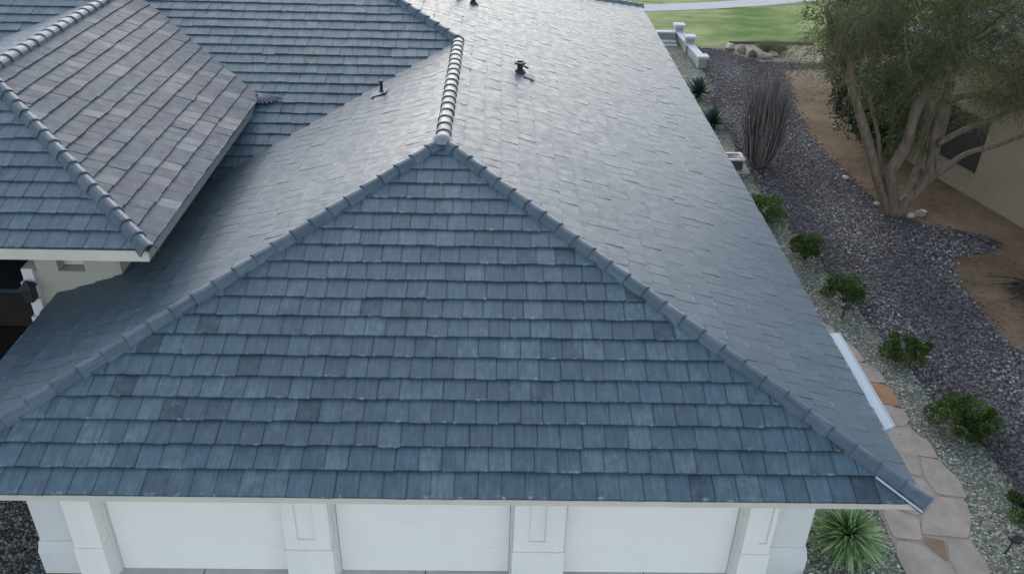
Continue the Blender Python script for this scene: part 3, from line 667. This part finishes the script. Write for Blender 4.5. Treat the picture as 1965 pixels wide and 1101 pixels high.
AG = leaf_mat('agave_leaf', [(0, (.03, .06, .05)), (.6, (.055, .1, .085)), (1, (.1, .16, .13))], .5, .05)
YU = leaf_mat('sotol_leaf', [(0, (.07, .13, .04)), (.3, (.17, .31, .1)), (.6, (.3, .47, .2)), (.85, (.5, .62, .36)), (1, (.78, .78, .48))], .5, .25)
def rosette(name, x, y, z, rad, n, wid, mat, label, cat, seed, emin=8, emax=85, droop=.25, mid=False, group=None):
    rg = np.random.default_rng(seed); e = empty(name, (x, y, 0), label, cat, group); V = []; F = []; rn = []
    for i in range(n):
        a = i*2.399963+rg.uniform(-.12, .12); t = (i+.5)/n; el = math.radians(emax-(emax-emin)*t**.75+rg.uniform(-6, 6)); L = rad*rg.uniform(.85, 1.08)*(.75+.25*t)
        dx, dy = math.cos(a), math.sin(a); sx, sy = -dy, dx; b0 = len(V); seg = 5; w_ = wid*rg.uniform(.8, 1.2); rv = rg.random(); sw = rg.uniform(-.06, .06)
        for s_ in range(seg+1):
            q = s_/seg; hr = L*q*math.cos(el); hz = L*q*math.sin(el)-droop*L*q*q; ww = w_*(1-q)**.6*(.7+.6*q*(1-q)*2)
            cx, cy, cz = x+dx*hr+sx*sw*q*q, y+dy*hr+sy*sw*q*q, max(z+hz, .02)
            V += [(cx-sx*ww, cy-sy*ww, cz+ww*.45), (cx, cy, cz), (cx+sx*ww, cy+sy*ww, cz+ww*.45)]
        for s_ in range(seg):
            for k in (0, 1): F.append((b0+s_*3+k, b0+s_*3+k+1, b0+s_*3+k+4, b0+s_*3+k+3)); rn.append(min(1, max(0, rv*.75+(.25 if k else 0)*(1 if mid else .3))))
    np_mesh('leaves', np.array(V), np.array(F), rn, mat, e)
    m = MB(); m.tube([(x, y, 0), (x, y, z+.04)], [rad*.14, rad*.08], 8); m.build('stem', STEM, e); return e
rosette('sotol', .26, 1.9, .36, .76, 400, .034, YU, 'round spiky plant of narrow green and cream striped leaves by the garage corner', 'spiky plant', 3, -8, 86, .2, True)
rosette('agave', 2.3, 24.9, .18, .98, 120, .05, AG, 'blue green spiky agave beside the roof edge, nearer the low white wall', 'agave', 4, 5, 85, .12, group='agaves beside the roof edge')
rosette('agave', 2.2, 21.7, .15, .88, 100, .045, AG, 'darker green spiky agave between the tall dry grass and the blue green agave', 'agave', 5, 5, 85, .12, group='agaves beside the roof edge')

# tall dry cane shrub
CANE = NT('dry_cane', .8, .2); CANE.col(CANE.ramp(CANE.attr('rnd').outputs['Fac'], [(0, (.06, .052, .052)), (.5, (.155, .14, .135)), (.85, (.28, .255, .24)), (1, (.4, .37, .34))]))
def cane(x, y, n, h, seed):
    rg = np.random.default_rng(seed); e = empty('cane_shrub', (x, y, 0), 'tall fan of bare grey upright canes standing in the river rock', 'shrub')
    m = MB()
    for i in range(n):
        a = rg.uniform(0, 2*np.pi); rr_ = rg.random()**.6; b0 = .22*rr_; tp = .78*rr_+rg.uniform(-.06, .06); hh = h*rg.uniform(.45, 1.)*(1-.12*rr_)
        pts = []; wob = rg.uniform(-.05, .05, (6, 2))
        for k in range(6):
            q = k/5; rad_ = b0+(tp-b0)*(q**.55); pts.append((x+rad_*math.cos(a)+wob[k, 0]*q, y+rad_*math.sin(a)+wob[k, 1]*q, hh*q))
        m.tube(pts, [.013, .012, .011, .009, .006, .003], 4, rnd=float(rg.random()), cap=False)
        for _ in range(3):
            k = rg.integers(2, 5); p = np.array(pts[k]); d = np.array([rg.uniform(-.12, .12), rg.uniform(-.12, .12), rg.uniform(.3, .6)])
            m.tube([tuple(p), tuple(p+d*.5+rg.normal(0, .01, 3)), tuple(p+d)], [.007, .005, .002], 3, rnd=float(rg.random()), cap=False)
    m.build('canes', CANE.m, e)
cane(2.98, 18.2, 430, 3.3, 9)

lp = np.concatenate([np.random.default_rng(s_).normal((x_, y_), .42, (130, 2)) for s_, (x_, y_) in enumerate([(2.15, 14.1), (2.6, 11.85), (2.98, 9.75), (3.45, 7.3), (3.62, 4.95), (3.72, 2.45), (6.4, 14.5), (6.2, 15.5), (7, 15.5), (3.0, 17.9)])])
nl_ = len(lp); V, F = leaf_cards(np.column_stack([lp, rng.uniform(.035, .07, nl_)]), np.column_stack([rng.normal(size=(nl_, 2)), rng.uniform(-.1, .1, nl_)]), rng.uniform(.03, .07, nl_), rng.uniform(.012, .028, nl_))
tag(np_mesh('leaf_litter', V, F, rng.random(nl_), leaf_mat('dry_litter', [(0, (.06, .04, .02)), (.6, (.17, .12, .06)), (1, (.32, .26, .13))], .8, .1)), 'dry fallen leaves scattered under the shrubs and the tree', 'leaf litter', kind='stuff')
# path lights
def path_light(x, y, label, lean):
    e = empty('path_light', (x, y, 0), label, 'garden light', 'small garden lights'); m = MB(); m.tube([(x, y, 0), (x+lean, y, .38)], .014, 8); m.build('post', BLACKP, e)
    m = MB(); m.tube([(x+lean, y, .36), (x+lean, y, .4), (x+lean, y, .46)], [.11, .11, .02], 14); m.build('lamp_shade', BLACKP, e)
path_light(2.62, 8.95, 'small black garden light in pale gravel below the compact dark shrub', .02)
path_light(2.96, 1.85, 'small black garden light in pale gravel near the bottom right corner', .06)
gl = empty('globe_light', (-.55, 1.12, 0), 'small white globe light on the ground at the foot of the right garage corner', 'garden light')
m = MB(); m.tube([(-.55, 1.12, .0), (-.55, 1.12, .14)], [.03, .025], 10); m.build('post', METAL, gl)
m = MB(); nb_ = 8; m.tube([(-.55, 1.12, .14+.085*(1-math.cos(math.pi*i/nb_))) for i in range(nb_+1)], [.085*math.sin(math.pi*i/nb_)+.004 for i in range(nb_+1)], 16); m.build('globe', plain('globe_glass', (.6, .72, .74), .15, .02, 3), gl, smooth=True)
# loose boulders
BO = rock_mat('boulder', [(0, (.1, .09, .09)), (.5, (.28, .25, .2)), (1, (.6, .56, .48))])
def boulder(x, y, sx, sy, sz, rv, label, seed, cat='rock', group=None):
    import bmesh
    bm = bmesh.new(); bmesh.ops.create_icosphere(bm, subdivisions=3, radius=1); rr_ = random.Random(seed); ph = [rr_.uniform(0, 6) for _ in range(6)]
    for v in bm.verts:
        c = v.co; k = 1+.13*math.sin(3*c.x+ph[0])*math.cos(2.6*c.y+ph[1])+.08*math.sin(6*c.z+ph[2]+3*c.x); v.co = Vector((c.x*sx*k, c.y*sy*k, c.z*sz*k))
    me = bpy.data.meshes.new('boulder'); bm.to_mesh(me); bm.free(); me.materials.append(BO); a = me.attributes.new('rnd', 'FLOAT', 'FACE'); a.data.foreach_set('value', [rv]*len(me.polygons))
    me.polygons.foreach_set('use_smooth', [True]*len(me.polygons)); o = bpy.data.objects.new('boulder', me); o.location = (x, y, sz*.5); o.rotation_euler.z = rr_.uniform(0, 3); COL.objects.link(o)
    return tag(o, label, cat, group)
boulder(5.55, 17.28, .11, .09, .06, 1., 'single pale stone lying on brown dirt left of the big tree', 1)
boulder(5.85, 15.3, .12, .09, .07, .6, 'small stone at the left foot of the big tree', 2)
boulder(6.55, 14.55, .12, .09, .08, .75, 'small tan stone at the right foot of the big tree', 3)
boulder(6.85, 14.62, .16, .13, .11, .35, 'dark grey green stone right of the tree foot, between two tan ones', 4)
boulder(7.05, 14.85, .1, .09, .07, .9, 'palest stone in the row right of the tree foot', 5)
boulder(5.15, 31.9, .38, .2, .16, .6, 'flat tan boulder at the lawn corner of the sand patch', 6)
boulder(5.55, 31.3, .16, .35, .25, .45, 'narrow upright brown boulder at the near edge of the sand patch', 7)
boulder(5.9, 30.7, .22, .2, .2, .15, 'dark boulder closest to the dry canes at the sand patch', 8)
boulder(6.4, 30.5, .35, .2, .16, .65, 'long tan boulder right of the dark one on the sand patch', 9)
boulder(6.9, 30.9, .3, .16, .14, .75, 'tan boulder in the middle of the sand patch', 10)
m = MB(); m.tube([(5.3, 32.75, .07), (7.4, 32.95, .07), (9.3, 32.85, .07)], .06, 8); o = m.build('landscape_timber', plain('weathered_timber', (.16, .14, .11), .9)); tag(o, 'thin timber edging between the lawn and the sand patch', 'timber edging')
def tuft(x, y, rad, h, n, stops, label, seed, name='grass_tuft', cat='dry grass'):
    rg = np.random.default_rng(seed); e = np.zeros(3); a = rg.uniform(0, 2*np.pi, n); rr_ = rad*.35*rg.random(n)**.5
    C = np.stack([x+rr_*np.cos(a), y+rr_*np.sin(a), np.full(n, .01)], 1); D = np.stack([np.cos(a)*rg.uniform(.1, 1, n)*rad, np.sin(a)*rg.uniform(.1, 1, n)*rad, h*rg.uniform(.5, 1, n)], 1)
    V, F = leaf_cards(C, D, np.linalg.norm(D, axis=1), .02); o = np_mesh(name, V, F, rg.random(n), leaf_mat('tuft_'+str(seed), stops, .8, .1)); return tag(o, label, cat)
tuft(7.0, 31.5, .8, .5, 900, [(0, (.12, .13, .07)), (1, (.25, .25, .15))], 'olive grassy tuft growing on the sand patch', 21)
tuft(.9, 32.4, .5, .8, 300, [(0, (.2, .17, .08)), (1, (.35, .3, .15))], 'yellow dry grass tuft at the far roof corner', 22)

# fallen dark palm frond
fr = empty('palm_frond', (8.3, 10.2, 0), 'dead dark palm fronds lying on the dirt at the right edge', 'palm frond'); m = MB(); rg = np.random.default_rng(5)
for i in range(60):
    a = math.pi+rg.uniform(-.75, .55); L = rg.uniform(.7, 1.7); x0, y0 = 8.6+rg.uniform(-.3, .3), 10.1+rg.uniform(-.3, .3); zt = rg.uniform(.02, .25)
    pts = [(x0+L*q*math.cos(a+.3*q), y0+L*q*math.sin(a+.3*q), .05+zt*4*q*(1-q)+.02) for q in (0, .25, .5, .75, 1)]
    m.tube(pts, [.03, .035, .03, .018, .003], 4, rnd=float(rg.random()), cap=False)
m.build('dead_leaves', plain('dead_frond', (.045, .038, .038), .8, .4, 6), fr)
m = MB(); m.tube([(8.2, 10.0, .12), (9.4, 10.3, .1), (10.5, 10.8, .05)], [.05, .06, .07], 8); m.build('stalk', plain('dead_stalk', (.06, .045, .04), .8), fr)
m = MB()
m.tube([(7.35, 13.9, .03), (7.9, 13.2, .04), (8.3, 12.6, .03)], [.012, .02, .01], 5)
for i in range(14): m.tube([(8.05+.02*i, 12.9+.01*i, .04), (8.05+.02*i+rg.uniform(-.3, .3), 12.9+rg.uniform(-.35, .35), .08)], [.012, .003], 4)
o = m.build('fallen_branch', plain('dead_twig', (.05, .04, .042), .9)); tag(o, 'thin dark fallen twig on dirt between the tree and the neighbouring wall', 'fallen branch')

# ------------------------------------------------------------------ neighbour house
NA = Vector((8.6, 17.5, 0)); NB = Vector((9.62, 13.97, 0)); nd = (NB-NA).normalized(); nn_ = Vector((nd.y, -nd.x, 0))*-1  # towards +x
if nn_.x < 0: nn_ = -nn_
nh = empty('neighbouring_house', NA, 'tan stucco neighbouring house behind the big tree with a dark recessed window', 'house')
def nb(name, mat, s0, s1, d0, d1, z0, z1, parent=None, **kw):
    m = MB(); P = [NA+nd*s0+nn_*d0, NA+nd*s1+nn_*d0, NA+nd*s1+nn_*d1, NA+nd*s0+nn_*d1]
    pts = [tuple(p[:2]) for p in P]
    ar = sum(pts[i][0]*pts[(i+1) % 4][1]-pts[(i+1) % 4][0]*pts[i][1] for i in range(4))
    m.prism(pts if ar > 0 else pts[::-1], z0, z1); return m.build(name, mat, parent or nh, **kw)
WS0, WS1, WZ0, WZ1 = -.3, 1.42, .66, 2.35
m = MB()
def addw(s0, s1, z0, z1, d0=0, d1=.3):
    P = [NA+nd*s0+nn_*d0, NA+nd*s1+nn_*d0, NA+nd*s1+nn_*d1, NA+nd*s0+nn_*d1]; pts = [tuple(p[:2]) for p in P]
    ar = sum(pts[i][0]*pts[(i+1) % 4][1]-pts[(i+1) % 4][0]*pts[i][1] for i in range(4)); m.prism(pts if ar > 0 else pts[::-1], z0, z1)
addw(-2.2, WS0, 0, 3.95); addw(WS1, 16, 0, 3.95); addw(WS0, WS1, 0, WZ0); addw(WS0, WS1, WZ1, 3.95)
m.build('wall', NEIGH, nh)
nb('wall_base', NEIGH2, -2.22, 16, -.03, .0, 0, .12)
nb('wall', NEIGH, -2.2, -1.9, .31, 9, 0, 3.95)
wn = nb('window', DARKW, WS0+.001, WS1-.001, .14, .2, WZ0, WZ1)
nb('window_sill', NEIGH2, WS0-.02, WS1+.02, -.035, .14, WZ0-.05, WZ0-.001)
# neighbour tiled roof
nr = MB(); 
def NP(s, d, z): p = NA+nd*s+nn_*d; return (p.x, p.y, z)
nr.poly([NP(-2.8, -.25, 3.95), NP(16.5, -.25, 3.95), NP(16.5, 5, 4.9), NP(-2.8, 5, 4.9), NP(-2.8, -.25, 4.05), NP(16.5, -.25, 4.05), NP(16.5, 5, 5.0), NP(-2.8, 5, 5.0)],
        [(0, 3, 2, 1), (4, 5, 6, 7), (0, 1, 5, 4), (1, 2, 6, 5), (2, 3, 7, 6), (3, 0, 4, 7)])
nr.poly([NP(-2.8, 5, 4.9), NP(16.5, 5, 4.9), NP(16.5, 10.5, 3.95), NP(-2.8, 10.5, 3.95), NP(-2.8, 5, 5.0), NP(16.5, 5, 5.0), NP(16.5, 10.5, 4.05), NP(-2.8, 10.5, 4.05)],
        [(0, 3, 2, 1), (4, 5, 6, 7), (0, 1, 5, 4), (1, 2, 6, 5), (2, 3, 7, 6), (3, 0, 4, 7)])
rfm = NT('neighbour_roof', .7, .3); br = rfm.n('ShaderNodeTexBrick'); br.inputs['Scale'].default_value = 3; rfm.l(rfm.coord(), br.inputs['Vector'])
br.inputs['Color1'].default_value = (.16, .17, .17, 1); br.inputs['Color2'].default_value = (.12, .13, .13, 1); br.inputs['Mortar'].default_value = (.08, .08, .09, 1); rfm.col(br.outputs[0])
nr.build('roof', rfm.m, nh)

# ------------------------------------------------------------------ trees
def bark_mat(name, lo, hi):
    k = NT(name, .9, .15); v = k.coord(scale=(5, 5, 1.2)); n = k.noise(v, 2.2, 8, .65); k.col(k.ramp(n, [(.3, lo), (.7, hi)])); k.bump(k.noise(v, 6, 6), .7, .03); return k.m
BARK = bark_mat('olive_bark', (.09, .068, .05), (.24, .19, .145))
CROWN = leaf_mat('tree_leaf', [(0, (.035, .04, .02)), (.35, (.072, .08, .04)), (.7, (.125, .13, .068)), (.92, (.19, .185, .1)), (1, (.3, .29, .12))], .6, .3)
CROWN2 = leaf_mat('tree_leaf_green', [(0, (.014, .035, .008)), (.4, (.035, .08, .016)), (.8, (.08, .15, .03)), (1, (.15, .21, .05))], .6, .3)
def strands(name, clumps, mat, parent, per=26, leaves=16, seed=1, L=(.35, .8), leafL=(.045, .09), leafW=(.008, .016), droop=.9):
    """drooping leafy twigs hanging out of clumps: (x,y,z,r,tone)"""
    rg = np.random.default_rng(seed); V = []; rn = []; TW = MB()
    C = []; D = []; RR = []
    for (x, y, z, r_, tone) in clumps:
        for i in range(per):
            d = rg.normal(size=3); d /= np.linalg.norm(d); p = np.array([x, y, z])+d*r_*rg.random()**.5; dr = d*np.array([1, 1, .6])+rg.normal(size=3)*.35; dr /= np.linalg.norm(dr)
            l = rg.uniform(*L); q = np.linspace(0, 1, leaves); pts = p+dr*l*q[:, None]+np.array([0, 0, -droop*l*.55])*(q[:, None]**2)
            tan = dr*l+np.array([0, 0, -droop*l*1.1])*q[:, None]; tan /= np.linalg.norm(tan, axis=1, keepdims=True)
            C.append(pts+rg.normal(0, .012, pts.shape)); D.append(tan+rg.normal(0, .65, tan.shape)); RR.append(np.clip(tone+rg.normal(0, .13, leaves)+rg.normal(0, .08), 0, 1))
            if i % 3 == 0: TW.tube([tuple(pts[0]), tuple(pts[leaves//2]), tuple(pts[-1])], [.006, .004, .002], 3, cap=False)
    C = np.concatenate(C); D = np.concatenate(D); RR = np.concatenate(RR); n = len(C)
    V, F = leaf_cards(C, D, rg.uniform(*leafL, n), rg.uniform(*leafW, n)); np_mesh(name, V, F, RR, mat, parent)
    if TW.f: TW.build('twigs', BARK, parent)
def limb(parent, pts, r0, r1, name='limb', n=10):
    # smooth the polyline with Catmull-Rom and add small wobble
    P = [Vector(p) for p in pts]; P = [P[0]*2-P[1]]+P+[P[-1]*2-P[-2]]; out = []; r0 *= 1.15; r1 *= 1.15
    for i in range(1, len(P)-2):
        for k in range(4):
            t = k/4; a, b_, c_, d_ = P[i-1:i+3]
            out.append(.5*((2*b_)+(c_-a)*t+(2*a-5*b_+4*c_-d_)*t*t+(-a+3*b_-3*c_+d_)*t**3)+Vector((random.uniform(-1, 1), random.uniform(-1, 1), 0))*.012)
    out.append(P[-2]); N = len(out); m = MB(); m.tube(out, [(r0+(r1-r0)*i/(N-1))*(1+random.uniform(-.06, .06)) for i in range(N)], n)
    return m.build(name, BARK, parent, smooth=True)
tr = empty('olive_tree', (6.05, 14.75, 0), 'big old tree with several pale twisting trunks and drooping grey green foliage', 'tree')
limb(tr, [(6.0, 14.8, -.1), (5.85, 14.8, .3), (5.5, 14.9, .99), (5.19, 15.0, 1.65), (4.6, 15.1, 2.87), (4.15, 15.15, 3.75), (3.95, 15.1, 4.4), (3.4, 15, 4.9), (2.9, 14.9, 5.9)], .17, .05, 'trunk')
limb(tr, [(5.46, 14.95, 1.3), (5.3, 15.2, 2.2), (4.95, 15.5, 3.2), (4.9, 15.9, 4.2)], .07, .03)
limb(tr, [(6.15, 14.7, -.1), (5.95, 14.7, .5), (5.68, 14.6, 1.4), (5.85, 14.55, 2.28), (5.83, 14.5, 3.19), (6.05, 14.45, 4.65), (6.33, 14.4, 5.5), (6.2, 14.4, 6.4), (6.1, 14.2, 7.4)], .17, .07, 'trunk')
limb(tr, [(6.25, 14.7, -.1), (6.35, 14.7, .4), (6.79, 14.75, 1.02), (6.83, 14.8, 1.6), (6.77, 14.9, 2.45), (6.78, 14.95, 3.95)], .16, .11, 'trunk')
limb(tr, [(6.35, 14.72, .45), (6.5, 14.9, 1.1), (6.58, 15.0, 1.7), (6.62, 15.1, 2.6), (6.75, 15.1, 3.35)], .09, .07)
limb(tr, [(6.78, 14.8, .95), (7.1, 14.7, 1.35), (7.64, 14.6, 1.98), (8.28, 14.4, 2.32), (9.07, 14.2, 2.88), (9.8, 14.0, 3.95)], .085, .035)
limb(tr, [(6.8, 14.7, 2.2), (7.2, 14.5, 2.65), (7.78, 14.4, 3.01), (8.39, 14.3, 3.39), (9.3, 14.1, 4.0)], .08, .03)
limb(tr, [(6.78, 14.9, 3.4), (7.2, 14.8, 3.6), (7.6, 14.6, 3.75), (8.2, 14.5, 4.3)], .1, .03)
limb(tr, [(3.95, 15.1, 4.4), (4.3, 15.3, 5.1), (4.6, 15.5, 5.9), (4.7, 15.5, 6.6)], .05, .02)
limb(tr, [(4.3, 15.1, 3.55), (3.7, 15.0, 4.1), (3.2, 14.9, 4.5), (3.0, 14.8, 4.9)], .05, .015)
limb(tr, [(6.0, 14.5, 4.4), (6.7, 14.7, 5.0), (7.4, 14.9, 5.5), (8.2, 15, 6.3)], .06, .02)
limb(tr, [(5.9, 14.5, 3.6), (5.3, 14.2, 4.3), (4.9, 14.0, 5.0), (4.6, 13.9, 5.8)], .05, .015)
limb(tr, [(6.1, 14.4, 4.9), (6.7, 13.9, 5.5), (7.4, 13.6, 6.2)], .05, .015)
m = MB(); m.tube([(6.78, 14.93, 3.47), (6.77, 14.9, 3.56)], [.1, .1], 12); m.build('cut_stump', plain('cut_wood', (.42, .22, .11), .8), tr)
rg = random.Random(3); cl = []
def clus(x, y, z, sx, sy, sz, n, r_, tone):
    for _ in range(n): cl.append((x+rg.gauss(0, sx), y+rg.gauss(0, sy), z+rg.gauss(0, sz), r_*rg.uniform(.6, 1.3), tone+rg.uniform(-.15, .15)))
clus(3.9, 15.1, 5.0, .5, .6, .45, 14, .32, .62); clus(4.6, 15.4, 5.8, .6, .6, .4, 16, .35, .5); clus(3.3, 14.9, 5.6, .4, .5, .4, 9, .3, .5)
clus(5.4, 14.9, 4.6, .5, .6, .5, 18, .35, .35); clus(5.2, 15.2, 3.6, .35, .5, .4, 11, .32, .3); clus(6.0, 15.3, 3.0, .35, .4, .4, 10, .3, .25); clus(5.9, 14.4, 5.6, .6, .6, .5, 16, .35, .35)
clus(6.9, 14.8, 5.3, .5, .6, .5, 14, .35, .45); clus(7.6, 14.9, 5.9, .7, .6, .5, 16, .35, .7); clus(8.0, 14.5, 4.8, .5, .5, .4, 13, .3, .75); clus(8.6, 14.3, 4.0, .5, .5, .3, 12, .3, .6)
clus(8.9, 14.0, 3.9, .5, .4, .3, 7, .32, .8); clus(9.4, 14.2, 4.6, .5, .6, .5, 14, .35, .55); clus(8.8, 14.4, 5.8, .6, .6, .5, 16, .35, .7); clus(7.9, 14.5, 3.6, .35, .4, .25, 8, .28, .7); clus(6.3, 14.3, 6.8, .9, .8, .5, 18, .4, .45); clus(4.6, 14.5, 6.8, .9, .7, .4, 12, .4, .5); clus(8.6, 14.3, 7.0, .9, .8, .5, 16, .4, .6)
CROWNG = leaf_mat('tree_leaf_deep', [(0, (.022, .045, .014)), (.35, (.05, .09, .026)), (.7, (.095, .15, .042)), (1, (.2, .25, .07))], .6, .3)
grn = [c for i, c in enumerate(cl) if (5.0 < c[0] < 7.4 and i % 4) or i % 5 == 0]; gry = [c for c in cl if c not in grn]
strands('crown', gry, CROWN, tr, per=38, leaves=16, seed=4, leafW=(.01, .02))
strands('crown', grn, CROWNG, tr, per=46, leaves=16, seed=5, leafW=(.012, .022))

def blob_tree(name, x, y, h, r_, label, seed, mat, z0=.3, n=22000, trunk=True, cat='tree', group=None, lw=(.03, .06), ll=(.07, .14), squash=1.):
    rg = np.random.default_rng(seed); e = empty(name, (x, y, 0), label, cat, group); k = 60; d = rg.normal(size=(k, 3)); d /= np.linalg.norm(d, axis=1, keepdims=True)
    hz = (h-z0)/2; cc = np.array([x, y, z0+hz])+d*np.array([r_*.8, r_*.8*squash, hz*.85])*(rg.random((k, 1))**.4); cr = r_*rg.uniform(.18, .36, k); ci = rg.integers(0, k, n)
    q = rg.normal(size=(n, 3)); q /= np.linalg.norm(q, axis=1, keepdims=True); P = cc[ci]+q*(cr[ci]*rg.random(n)**.35)[:, None]; P[:, 2] = np.maximum(P[:, 2], .05)
    V, F = leaf_cards(P, q+rg.normal(size=(n, 3))*.6, rg.uniform(*ll, n), rg.uniform(*lw, n)); np_mesh('crown' if trunk else 'foliage', V, F, np.clip(rg.random(n)*.6+.4*rg.random(k)[ci], 0, 1), mat, e)
    m = MB(); m.tube([(x, y, -.05), (x+.05, y, h*.3), (x, y+.05, h*.6)], [.05*h*.5, .04*h*.5, .02*h*.4], 8)
    for i in range(10): m.tube([(x, y, h*.3), tuple(cc[i]*.6+np.array([x, y, h*.3])*.4), tuple(cc[i])], [.03, .02, .01], 5)
    m.build('trunk' if trunk else 'stems', BARK, e)
DKG = leaf_mat('dark_bush_leaf', [(0, (.008, .018, .007)), (.5, (.02, .04, .014)), (1, (.045, .08, .028))], .55, .15)
blob_tree('evergreen_bush', 7.35, 19.9, 3.3, 1.85, 'dense dark evergreen bush behind the trunks of the big tree', 31, DKG, 0, 26000, False, 'bush', squash=.8)
blob_tree('broadleaf_tree', 9.2, 27, 5.5, 2.4, 'bright green bushy tree behind the big tree at the top edge', 32, CROWN2, 1.0, 24000, lw=(.05, .09), ll=(.1, .18))
blob_tree('broadleaf_tree', 12.6, 23.5, 5.6, 2.3, 'yellow green tree beyond the neighbouring roof at the upper right', 33, CROWN2, 1.0, 20000, lw=(.05, .09), ll=(.1, .18))
blob_tree('evergreen_tree', 7.8, 24.5, 4.4, 1.3, 'dark leafy tree between the evergreen bush and the bright green tree', 34, DKG, .4, 16000)
